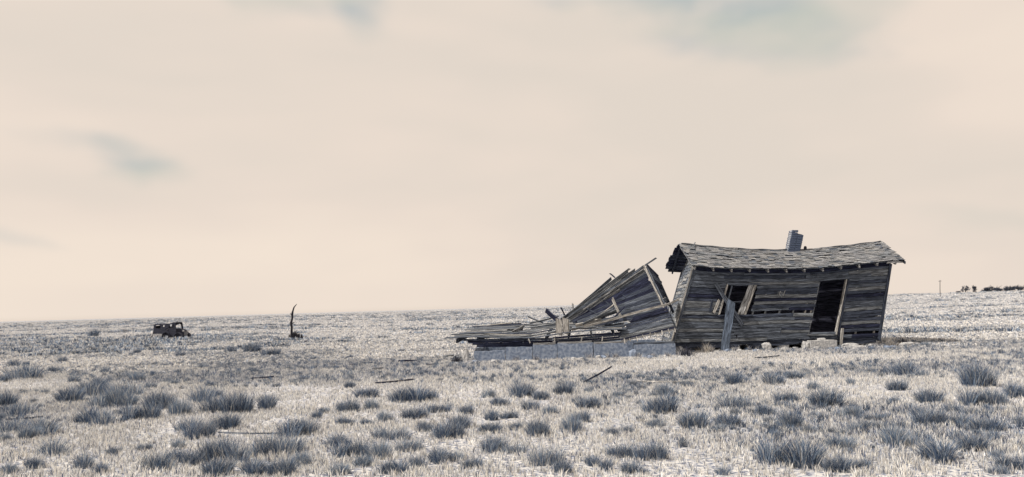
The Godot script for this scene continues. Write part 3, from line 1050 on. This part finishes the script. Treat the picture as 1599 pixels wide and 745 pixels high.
func build_far() -> void:
	var base := on_ground(143.8, -300)
	var pole := thing("utility_pole", "lone thin utility pole standing on the skyline", "pole", base)
	part("shaft", limb_mesh([base + Vector3(0, -.3, 0), base + Vector3(.1, 2.5, 0), base + Vector3(.3, 5.6, 0)], [.11, .10, .08], M.bark, 8), pole)
	part("crossarm", plank_mesh(base + Vector3(-.25, 5.2, 0), base + Vector3(.8, 5.25, 0), .12, .1, Vector3.UP, M.bark), pole)
	# trees along the skyline
	var spots := [[203.2, -400, 1.9, 3.2, "open bare-limbed tree beside the lone pole"], [208.4, -402, 1.2, 3.3, "slim tree standing next to the bare-limbed one"], [199.0, -398, .7, .9, "small round bush on the skyline between pole and trees"], [223.5, -420, 2.6, 2.3, "low spreading tree at the end of the distant row"], [228.5, -421, 3.4, 3.4, ""], [234.2, -420, 2.8, 2.8, ""], [239.6, -422, 3.2, 3.0, ""], [245.5, -421, 3.2, 3.4, ""], [251.5, -423, 3.0, 3.0, ""]]
	for s in spots:
		var g := on_ground(s[0], s[1])
		var label: String = s[4] if s[4] else "dense dark tree within the distant row on the skyline"
		var tree := thing("bush" if s[2] < 1.0 else "skyline_tree", label, "bush" if s[2] < 1.0 else "tree", g, "" if s[4] else "trees in the distant row")
		var h: float = s[3]
		var r: float = s[2]
		part("trunk", limb_mesh([g + Vector3(0, -.3, 0), g + Vector3(.1, h * .3, 0), g + Vector3(.2, h * .75, 0)], [.22, .18, .06], M.bark, 6), tree)
		for k in 5:
			var a := TAU * k / 5.0 + rng.randf()
			part("limb", limb_mesh([g + Vector3(.08, h * .28, 0), g + Vector3(cos(a) * r * .4, h * .6, sin(a) * r * .4), g + Vector3(cos(a) * r * .8, h * rng.randf_range(.75, 1.0), sin(a) * r * .8)], [.12, .09, .03], M.bark, 5), tree)
		var crown := part("crown", leaf_cloud(Vector3(r, h * .55, r), 260 if s[4].begins_with("open") or s[4].begins_with("slim") else 700, .24, Color(.025, .032, .05), Color(.10, .115, .15)), tree)
		crown.position = Vector3(.1, h * .52, 0)

# ------------------------------------------------------------------ boards, stones and brush lying about

func build_debris() -> void:
	# boards propped on the house front
	var a := on_ground(6.60, -28.18)
	tag(plank("leaning_board", self, a + Vector3(0, -.03, 0), Vector3(7.03, 1.60, -28.78), .26, .03, Vector3(1, 0, .1), M.wood_blue, .012, 5), "broad blue-grey board leaning on the house below the window", "board")
	tag(plank("crossed_board", self, Vector3(6.56, 2.17, -28.80), Vector3(7.37, .80, -28.80), .13, .026, Vector3(1, .6, 0), M.wood_slate, .0, 4), "narrow board crossed behind the top of the leaning board", "board")
	var post := on_ground(10.40, -28.55)
	tag(plank("door_post", self, post + Vector3(-.02, -.1, 0), post + Vector3(.10, .62, 0), .07, .06, Vector3.RIGHT, M.wood_white), "short pale post standing beside the doorstep", "post")
	# stones and slabs
	var step := on_ground(9.72, -28.30)
	ragged = .1
	tag(part("doorstep", plank_mesh(step + Vector3(-.40, .10, 0), step + Vector3(.41, .11, .02), .34, .40, Vector3.UP, M.stone, 0.0, 5), self), "broad pale concrete doorstep under the empty doorway", "step")
	ragged = 1.0
	var stones := [
		["stone_block", "pale square stone block under the middle of the house", "stone", 7.98, -28.32, Vector3(.28, .28, .26), 6.0, .3, "stone"],
		["rubble_stone", "rough rubble stone heaped against the doorstep", "stone", 9.20, -28.30, Vector3(.22, .3, .25), 3.0, .6, "stone"],
		["step_brick", "loose brick lying on top of the doorstep", "brick", 9.74, -28.36, Vector3(.26, .08, .12), 6.0, .3, "stone"],
		["flat_stone", "flat pale stone lying right of the doorstep", "stone", 10.62, -28.30, Vector3(.46, .18, .26), 4.0, .4, "stone"],
		["corner_stone", "pale stone slab half in the house's shadow", "stone", 12.35, -28.15, Vector3(.46, .16, .26), 5.0, .4, "stone"],
		["small_stone", "small stone in the grass before the doorstep", "stone", 9.35, -27.8, Vector3(.16, .12, .14), 3.0, .5, "stone"],
		["chalky_stone", "chalky white stone at the end of the concrete foundation", "stone", -1.50, -27.0, Vector3(.22, .42, .22), 3.0, .5, "stone"],
		["bleached_stone", "bleached stone lying in grass before the flat stone", "stone", 10.55, -27.6, Vector3(.34, .14, .2), 3.0, .5, "stone"],
		["fallen_block", "block fallen from the foundation into the grass", "stone", 3.52, -26.70, Vector3(.24, .26, .2), 4.0, .4, "concrete"]]
	for s in stones:
		var m := rock_mesh(s[5], s[7], M[s[8]], 14, s[6])
		var o: MeshInstance3D = part(s[0], m, self)
		o.position = on_ground(s[3], s[4], s[5].y * .36 if s[0] != "step_brick" else .30)
		o.rotation.y = rng.randf_range(-.25, .25)
		tag(o, s[1], s[2])
	for k in 34:
		var rx: float = rng.randf_range(-1.9, 5.0) if k < 18 else rng.randf_range(5.2, 13.0)
		var rz: float = rng.randf_range(-26.7, -25.9) if k < 18 else rng.randf_range(-28.6, -27.2)
		var sz := rng.randf_range(.06, .17)
		var o := part("broken_stone", rock_mesh(Vector3(sz * rng.randf_range(.9, 1.8), sz * .8, sz), .5, M.stone if rng.randf() < .6 else M.concrete, 8, 3.0), self)
		o.position = on_ground(rx, rz, sz * .22)
		o.rotation.y = rng.randf() * TAU
		tag(o, "small broken stone lying along the concrete foundation" if k < 18 else "small broken stone lying along the front of the house", "stone", "broken stones along the foundation" if k < 18 else "broken stones along the house front")
	# boards on the ground
	var boards := [
		["ground_plank", "short dark plank lying alone on pale dry ground", -6.45, -21.79, -5.98, -22.05, .07, 0],
		["long_stick", "long thin stick lying flat among foreground grass clumps", -3.92, -11.76, -3.0, -11.48, .018, 2],
		["bent_branch", "thin branch rising out of the grass before the foundation", 1.39, -18.32, 2.02, -18.9, .04, 0],
		["half_buried_stick", "half buried stick among dense clumps", -7.91, -13.88, -7.45, -14.1, .025, 1],
		["crooked_stick", "crooked dark stick beside the scattered boards", -3.05, -19.4, -2.3, -20.0, .04, 0],
		["bleached_plank", "long bleached plank lying in short grass before the house", 2.45, -18.1, 3.5, -17.5, .07, 5],
		["scrap_board", "dark scrap board in the short grass before the house", 6.5, -24.3, 7.25, -24.6, .05, 2]]
	for b in boards:
		var p := on_ground(b[2], b[3], .05)
		var q := on_ground(b[4], b[5], .06 if b[0] != "bent_branch" else .30)
		tag(plank(b[0], self, p, q, b[6], minf(.03, b[6]), Vector3(0, .25, 1), [M.wood_black, M.wood_dark, M.wood_slate, M.wood_grey, M.wood_pale, M.wood_white][b[7]], .01, 4), b[1], "stick" if "stick" in b[0] or "branch" in b[0] else "board")
	for k in 9:
		var x := rng.randf_range(-5.2, -1.7)
		var z := rng.randf_range(-29.5, -23.5)
		var l := rng.randf_range(.2, .6)
		var an := rng.randf_range(-.5, .5)
		var p := on_ground(x, z, .045)
		var q := on_ground(x + cos(an) * l, z + sin(an) * l, rng.randf_range(.03, .10))
		tag(plank("scattered_board", self, p, q, rng.randf_range(.05, .13), .026, Vector3(0, rng.randf_range(.1, .8), 1), pick([M.wood_black, M.wood_black, M.wood_dark, M.wood_slate, M.wood_grey]), .0, 2), "weathered board scattered in grass off the foundation's left end", "board", "boards scattered beyond the foundation")
	# brush
	for k in 26:
		var wx := rng.randf_range(-1.6, 5.0) if k < 17 else rng.randf_range(5.2, 12.6)
		var wz := rng.randf_range(-26.75, -26.45) if k < 17 else rng.randf_range(-28.5, -28.0)
		var o := MeshInstance3D.new()
		o.name = numbered("weed")
		o.mesh = tuft_mesh(130, rng.randf_range(.08, .16), rng.randf_range(.12, .24), .007, 1.0, [Color(.06, .07, .12), Color(.14, .16, .22), Color(.34, .35, .38), Color(.7, .69, .66)])
		add_child(o)
		o.position = on_ground(wx, wz)
		tag(o, "wispy grey weed growing against the concrete foundation" if k < 17 else "wispy grey weed growing along the front of the house", "weed", "weeds along the foundation" if k < 17 else "weeds along the house front")
	for b in [["tumbleweed", "dark round tumbleweed lodged between foundation and house", 5.12, -26.6, .36, .46, true], ["dark_bush", "small dark bush by the chalky stone", -1.75, -26.2, .20, .26, true], ["thorny_bush", "dry bush at the right corner of the house", 11.75, -27.95, .34, .36, false], ["ragged_bush", "ragged bush coloured dark for the house's shadow", 12.75, -29.4, .36, .30, true], ["leafless_bush", "leafless pale bush beside the leaning board's foot", 5.95, -27.9, .34, .36, false]]:
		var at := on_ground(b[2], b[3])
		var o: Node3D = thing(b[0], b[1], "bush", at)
		var m := tuft_mesh(320, b[4], b[5], .011, .95, [Color(.03, .033, .055), Color(.07, .075, .11), Color(.14, .15, .18)] if b[6] else [Color(.10, .11, .14), Color(.32, .31, .30), Color(.62, .57, .5)])  # ragged bush takes the dark set to paint in the house shadow
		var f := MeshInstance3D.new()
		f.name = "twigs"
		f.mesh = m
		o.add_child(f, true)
		var w := MeshInstance3D.new()
		w.name = "stem"
		w.mesh = limb_mesh([Vector3(0, -.05, 0), Vector3(.02, .1, 0), Vector3(-.01, .22, .02)], [.03, .025, .012], M.bark, 5)
		o.add_child(w, true)

# ------------------------------------------------------------------ grass

# blades that rise from a disc of radius r and splay outward; one colour for each blade
func tuft_mesh(count: int, r: float, h: float, width: float, splay: float, colors: Array, bunch := 0) -> ArrayMesh:
	var v := PackedVector3Array()
	var n := PackedVector3Array()
	var c := PackedColorArray()
	var heart := Vector3.ZERO
	var lobes := []
	for k in 6:
		var la := rng.randf() * TAU
		lobes.append([Vector3(cos(la), 0, sin(la)) * r * rng.randf_range(.1, .62), rng.randf_range(.55, 1.1), rng.randf_range(.22, .48), rng.randf_range(.8, 1.2)])
	for k in count:
		var a := rng.randf() * TAU
		var q := sqrt(rng.randf())
		var lobe: Array = lobes[(k * k) % 6 if k % 3 else k % 6]
		var root: Vector3 = lobe[0] + Vector3(cos(a), 0, sin(a)) * r * q * lobe[2]
		if bunch > 0:
			if k % bunch == 0:
				heart = Vector3(cos(a), 0, sin(a)) * r * q
			a = rng.randf() * TAU
			q = rng.randf()
			root = heart + Vector3(cos(a), 0, sin(a)) * (.022 * q)
		var a2 := a + rng.randfn() * .7
		var out := Vector3(cos(a2), 0, sin(a2))
		var l: float = h * rng.randf_range(.30, 1.1) * (1.0 - .38 * q * q) * (lobe[1] if bunch == 0 else 1.0)
		var tip := root + out * (splay * (q * .8 + .1) * l * rng.randf_range(.4, 1.2)) + Vector3(0, l, 0)
		var mid := root.lerp(tip, .5) + Vector3(0, l * .09, 0) - out * (l * .06)
		root.y = -.03
		var face := rng.randf() * TAU
		var sd := Vector3(cos(face), 0, sin(face)) * width * rng.randf_range(.6, 1.3)
		var col: Color = pick(colors)
		var g: float = rng.randf_range(.75, 1.25) * (lobe[3] if bunch == 0 else 1.0)
		col = Color(minf(col.r * g, .95), minf(col.g * g, .95), minf(col.b * g, .95))
		var nn := (tip - root).cross(sd).normalized()
		for p in [root - sd * .5, root + sd * .5, mid + sd * .42, root - sd * .5, mid + sd * .42, mid - sd * .42, mid - sd * .42, mid + sd * .42, tip]:
			v.append(p)
			n.append(nn)
			c.append(col)
	var arr := []
	arr.resize(Mesh.ARRAY_MAX)
	arr[Mesh.ARRAY_VERTEX] = v
	arr[Mesh.ARRAY_NORMAL] = n
	arr[Mesh.ARRAY_COLOR] = c
	var m := ArrayMesh.new()
	m.add_surface_from_arrays(Mesh.PRIMITIVE_TRIANGLES, arr)
	m.surface_set_material(0, M.blade)
	return m

const TUFTS := [[2.61, -8.7, 0.28], [4.07, -9.62, 0.24], [4.02, -8.74, 0.25], [3.44, -9.57, 0.18], [3.4, -11.17, 0.17], [2.28, -11.51, 0.22], [2.71, -11.65, 0.18], [3.28, -13.42, 0.22], [2.12, -13.1, 0.31], [2.54, -15.42, 0.27], [4.2, -17.27, 0.22], [5.65, -18.2, 0.18], [4.87, -17.05, 0.19], [4.59, -13.26, 0.28], [4.44, -12.01, 0.19], [4.52, -11.5, 0.15], [4.2, -14.02, 0.16], [7.9, -18.33, 0.3], [7.95, -17.69, 0.18], [6.53, -15.33, 0.18], [6.22, -16.61, 0.12], [6.12, -13.35, 0.22], [5.82, -12.09, 0.16], [5.12, -11.14, 0.2], [5.41, -10.45, 0.21], [4.65, -9.21, 0.18], [7.98, -15.56, 0.31], [6.63, -12.9, 0.24], [7.57, -13.65, 0.23], [6.1, -10.93, 0.1], [4.48, -8.17, 0.13], [4.21, -7.98, 0.1], [1.37, -9.24, 0.16], [2.94, -8.28, 0.14], [3.17, -8.37, 0.12], [1.16, -8.43, 0.07], [1.85, -8.33, 0.1], [3.45, -12.5, 0.16], [5.25, -11.83, 0.14], [5.27, -15.93, 0.14], [5.44, -11.07, 0.15], [6.91, -12.83, 0.18], [-3.5, -18.87, 0.13], [-2.77, -16.79, 0.25], [-1.96, -15.69, 0.36], [-1.53, -15.91, 0.18], [-0.51, -16.16, 0.15], [0.07, -16.17, 0.24], [-0.3, -14.79, 0.2], [0.45, -15.55, 0.16], [0.88, -16.31, 0.2], [1.15, -13.99, 0.22], [-2.38, -14.58, 0.18], [-2.7, -14.38, 0.18], [-1.2, -14.02, 0.17], [-0.77, -13.66, 0.15], [-0.38, -12.86, 0.16], [-0.12, -13.03, 0.12], [0.21, -13.95, 0.13], [0.5, -13.37, 0.15], [-2.43, -12.64, 0.16], [-2.11, -12.58, 0.12], [-1.92, -12.97, 0.15], [-1.5, -13.34, 0.2], [-1.66, -11.18, 0.17], [-1.38, -11.12, 0.16], [-1.22, -11.8, 0.11], [-0.86, -11.19, 0.19], [-0.77, -12.09, 0.16], [-0.28, -10.02, 0.17], [-0.06, -9.85, 0.12], [-0.37, -11.45, 0.16], [-0.01, -11.74, 0.12], [0.26, -11.15, 0.16], [0.7, -11.41, 0.19], [0.87, -12.36, 0.17], [-2.15, -10.64, 0.16], [-1.84, -9.89, 0.18], [-1.62, -9.25, 0.16], [-1.48, -9.7, 0.17], [-1.22, -10.18, 0.14], [-0.85, -9.36, 0.16], [-0.69, -9.45, 0.1], [-0.44, -8.95, 0.11], [-1.04, -9.04, 0.11], [0.3, -9.06, 0.16], [0.42, -8.61, 0.1], [0.72, -8.99, 0.12], [0.86, -8.65, 0.1], [1.09, -9.4, 0.14], [1.07, -8.51, 0.11], [-3.05, -14.2, 0.11], [-1.25, -8.76, 0.15], [-1.75, -8.83, 0.14], [1.16, -10.97, 0.09], [-37.21, -78.91, 0.67], [-17.23, -40.64, 0.23], [-13.5, -35.93, 0.25], [-9.55, -27.08, 0.18], [-11.27, -38.33, 0.46], [-9.39, -34.32, 0.32], [-12.46, -39, 0.26], [-17.24, -33.93, 0.2], [-17.34, -30.79, 0.23], [-17.14, -31.3, 0.18], [-13.85, -26.85, 0.23], [-13.51, -24.62, 0.47], [-12.11, -26.19, 0.19], [-11.21, -22.75, 0.2], [-9.76, -21.01, 0.27], [-9.55, -22.54, 0.28], [-8.22, -20.24, 0.17], [-8.03, -18.39, 0.31], [-8.52, -17.22, 0.37], [-8.84, -18.61, 0.29], [-7.34, -16.15, 0.34], [-7.01, -16.07, 0.29], [-5.82, -13.9, 0.25], [-6.48, -13.51, 0.29], [-6.01, -13.16, 0.22], [-6.48, -12.34, 0.27], [-8.32, -15.04, 0.22], [-7.18, -12.69, 0.21], [-6.47, -11.92, 0.19], [-6.72, -11.77, 0.1], [-6.18, -15.51, 0.28], [-5.4, -14.37, 0.24], [-5.92, -16.54, 0.29], [-5.95, -17.36, 0.21], [-4.95, -14.88, 0.32], [-4.48, -14.46, 0.27], [-4.23, -15.04, 0.24], [-2.87, -11.64, 0.26], [-3.03, -13.55, 0.11], [-4.03, -12.52, 0.2], [-4.12, -11.68, 0.19], [-4.63, -12.41, 0.2], [-5.34, -10.49, 0.2], [-4.61, -9.58, 0.14], [-5.27, -9.33, 0.12], [-5.13, -9.59, 0.11], [-4.66, -10.37, 0.09], [-4.4, -10.65, 0.1], [-4.07, -10.76, 0.12], [-3.46, -9.6, 0.14], [-3.76, -9.32, 0.19], [-3.75, -9.78, 0.16], [-3.27, -9.85, 0.2], [-2.99, -9.66, 0.17], [-2.87, -10.07, 0.2], [-2.59, -10.18, 0.2], [-2.25, -9.41, 0.14], [-3, -8.96, 0.17], [-2.66, -8.95, 0.18], [-2.31, -8.89, 0.15], [-4.28, -9.19, 0.12], [-9.54, -16.69, 0.25], [-13.5, -23.51, 0.21]]

func in_ruin(x: float, z: float) -> bool:
	return (z < -26.7 and z > -31.0 and x > -1.5 and x < 5.0) or (z < -28.6 and z > -32.6 and x > 4.9 and x < 12.4)

func build_tufts() -> void:
	var navy := Color(.048, .070, .122)
	var slate := Color(.102, .148, .230)
	var haze := Color(.25, .318, .41)
	var straw := Color(.74, .72, .68)
	var kinds := []
	for k in 5:
		kinds.append([tuft_mesh(1700, .24, .30, .0042, 1.0, [navy, navy, slate, slate, slate, haze, haze, straw]), "dense slate-blue bunchgrass clump"])
	for k in 4:
		kinds.append([tuft_mesh(800, .26, .30, .0042, 1.1, [navy, slate, slate, haze, haze, straw]), "loose spiky bunchgrass clump with straw blades"])
	for k in 3:
		kinds.append([tuft_mesh(1300, .24, .27, .0042, .9, [slate, slate, haze, haze, haze, straw]), "pale blue-grey rounded bunchgrass clump"])
	var n := 0
	var place := func(x: float, z: float, r: float, kind: int):
		var o := MeshInstance3D.new()
		o.name = numbered("bunchgrass")
		o.mesh = kinds[kind][0]
		add_child(o)
		o.position = on_ground(x, z)
		var s := r / .24
		o.transform.basis = Basis(Vector3.UP, rng.randf() * TAU).scaled(Vector3(s, s * rng.randf_range(.72, 1.08), s))
		var size := "large " if r > .24 else "small " if r < .15 else "mid-sized "
		var place_ := " between the wreck and the truck hulk" if x < -3.0 and z < -26.0 else " on open ground behind the ruin" if z < -33.0 else " in the field facing the leaning house" if x > 4.0 else " in the field facing the concrete foundation" if x > -3.0 else " in the field facing the dead snag"
		tag(o, size + kinds[kind][1] + place_, "grass clump", "bunchgrass clumps across the dry plain")
	for t in TUFTS:
		var big: float = t[2]
		place.call(t[0], t[1], big * 1.16, rng.randi() % 5 if rng.randf() < .62 else 5 + rng.randi() % 7)
		n += 1
	while n < 290:
		var z := -rng.randf_range(15.0, 48.0)
		var x := z * -rng.randf_range(-.62, .62)
		if in_ruin(x, z) or (z < -19.5 and z > -29 and x > -4 and x < 12):
			continue
		if patchy.get_noise_2d(x * 1.1, z * 1.8) < -.02:
			continue
		place.call(x, z, rng.randf_range(.08, .18), 5 + rng.randi() % 7 if rng.randf() < .6 else rng.randi() % 5)
		n += 1
	# little blue sprigs between the clumps
	var sprigs := []
	var tints := []
	for k in 16000:
		var d := sqrt(rng.randf_range(5.0 * 5.0, 42.0 * 42.0))
		var a := rng.randf_range(-.68, .68)
		var x := sin(a) * d
		var z := -cos(a) * d
		if in_ruin(x, z):
			continue
		var near_house := exp(-((z + 25.0) / 5.0) ** 2) * smoothstep(-8.0, -3.0, x)
		if patchy.get_noise_2d(x * 1.1, z * 1.8) + near_house * .35 < rng.randf_range(.0, .3):
			continue
		var s := rng.randf_range(.5, 1.3)
		sprigs.append(Transform3D(Basis(Vector3.UP, rng.randf() * TAU).scaled(Vector3(s, s * rng.randf_range(.7, 1.2), s)), on_ground(x, z)))
		var g := rng.randf_range(.7, 1.3)
		tints.append(Color(g, g, g))
	scatter("small_sprigs", tuft_mesh(60, .07, .13, .0055, 1.0, [navy, navy, slate, haze]), sprigs, tints, "tiny dark blue sprigs dotted through the dry grass", "grass")
	# smaller clumps among the large ones, more than anyone would count
	var minor := []
	var shades := []
	for k in 7000:
		var d := sqrt(rng.randf_range(7.0 * 7.0, 50.0 * 50.0))
		var a := rng.randf_range(-.66, .66)
		var x := sin(a) * d
		var z := -cos(a) * d
		if in_ruin(x, z) or (z < -20.5 and z > -28.5 and x > -4 and x < 12 and rng.randf() < .8):
			continue
		if patchy.get_noise_2d(x * 1.1, z * 1.8) < rng.randf_range(-.1, .35):
			continue
		var s := rng.randf_range(.18, .55)
		minor.append(Transform3D(Basis(Vector3.UP, rng.randf() * TAU).scaled(Vector3(s, s * rng.randf_range(.7, 1.1), s)), on_ground(x, z)))
		var g := rng.randf_range(.8, 1.3)
		shades.append(Color(g, g, g))
	scatter("minor_clumps", kinds[6][0], minor, shades, "many small blue-grey grass clumps between the large ones", "grass")
	# the clumps beyond, too far to be told apart
	var spots := []
	var cols := []
	for k in 20000:
		var d := 40.0 * exp(rng.randf() * 2.6)
		var a := rng.randf_range(-.66, .66)
		var x := sin(a) * d
		var z := -cos(a) * d
		if in_ruin(x, z) or (z > -33 and x > -4 and x < 13):
			continue
		var k2: float = patchy.get_noise_2d(x * .35, z * .9) + .35 * patchy.get_noise_2d(x * 2.0, z * 3.0)
		if k2 < .12 + rng.randf_range(-.12, .16):
			continue
		var s := rng.randf_range(.35, 1.0) * (1.0 + d / 160.0)
		spots.append(Transform3D(Basis(Vector3.UP, rng.randf() * TAU).scaled(Vector3(s * 1.2, s * .8, s * 1.2)), on_ground(x, z)))
		var g := rng.randf_range(.7, 1.5)
		cols.append(Color(g, g, g))
	scatter("distant_bunchgrass", tuft_mesh(110, .34, .26, .02, 1.0, [navy, slate, haze, haze, straw]), spots, cols, "mass of small blue-grey grass clumps fading across the plain", "grass")

func scatter(called: String, mesh: Mesh, spots: Array, cols: Array, label: String, category: String) -> void:
	var mm := MultiMesh.new()
	mm.transform_format = MultiMesh.TRANSFORM_3D
	mm.use_colors = true
	mm.mesh = mesh
	mm.instance_count = spots.size()
	for i in spots.size():
		mm.set_instance_transform(i, spots[i])
		mm.set_instance_color(i, cols[i])
	var o := MultiMeshInstance3D.new()
	o.name = numbered(called)
	o.multimesh = mm
	add_child(o)
	tag(o, label, category)
	o.set_meta("kind", "stuff")

func build_grass() -> void:
	var cream := Color(.92, .88, .81)
	var pale := Color(.77, .765, .745)
	var ash := Color(.38, .42, .50)
	var blue := Color(.085, .11, .185)
	var bleached := [cream, cream, cream, pale, pale, ash, blue]   # the same dry grass near and far
	var kinds := []
	var spots := []
	var cols := []
	for k in 4:
		kinds.append(tuft_mesh(300, .50, .075, .0065, 1.2, bleached, 10))
		spots.append([])
		cols.append([])
	for k in 2:
		kinds.append(tuft_mesh(300, .50, .085, .0065, 1.2, [cream, pale, pale, ash, ash, blue, blue], 10))
		spots.append([])
		cols.append([])
	for k in 26000:
		var d := sqrt(rng.randf_range(4.5 * 4.5, 58.0 * 58.0))
		var a := rng.randf_range(-.68, .68)
		var x := sin(a) * d
		var z := -cos(a) * d
		if in_ruin(x, z):
			continue
		if d > 32.0 and rng.randf() < (d - 32.0) / 26.0:
			continue
		var dark: float = patchy.get_noise_2d(x * 1.1, z * 1.8) * 1.5
		dark += .5 * exp(-((z + 25.5) / 4.5) ** 2) * smoothstep(-7.0, -3.0, x)
		dark += .25 * exp(-((z + 12.5) / 4.0) ** 2) * (1.0 - smoothstep(-3.0, 4.0, x))
		if rng.randf() < clampf(.28 + .35 * (-dark), 0.0, .6) and dark < .1:
			continue
		var kind := 4 + rng.randi() % 2 if dark + rng.randf_range(-.25, .25) > .36 else rng.randi() % 4
		var s := rng.randf_range(.6, 1.25)
		spots[kind].append(Transform3D(Basis(Vector3.UP, rng.randf() * TAU).scaled(Vector3(s, s * rng.randf_range(.6, 1.2), s)), on_ground(x, z)))
		var g := rng.randf_range(.8, 1.05)
		cols[kind].append(Color(g, g, g))
	for k in kinds.size():
		scatter("dry_grass", kinds[k], spots[k], cols[k], "short bleached dry grass covering the plain" if k < 4 else "short grey-blue grass mixed through the dry plain", "grass")
	var far := tuft_mesh(190, 1.3, .13, .03, 1.2, bleached)
	var fs := []
	var fc := []
	for k in 30000:
		var d := 30.0 * exp(rng.randf() * 3.6)
		var a := rng.randf_range(-.68, .68)
		var x := sin(a) * d
		var z := -cos(a) * d
		if in_ruin(x, z):
			continue
		var s := rng.randf_range(.6, 1.2) * (1.0 + d / 130.0)
		fs.append(Transform3D(Basis(Vector3.UP, rng.randf() * TAU).scaled(Vector3(s, s * .6, s)), on_ground(x, z)))
		var g := rng.randf_range(.8, 1.05)   # as near by
		fc.append(Color(g, g, g))
	scatter("distant_dry_grass", far, fs, fc, "bleached dry grass running out to the horizon", "grass")
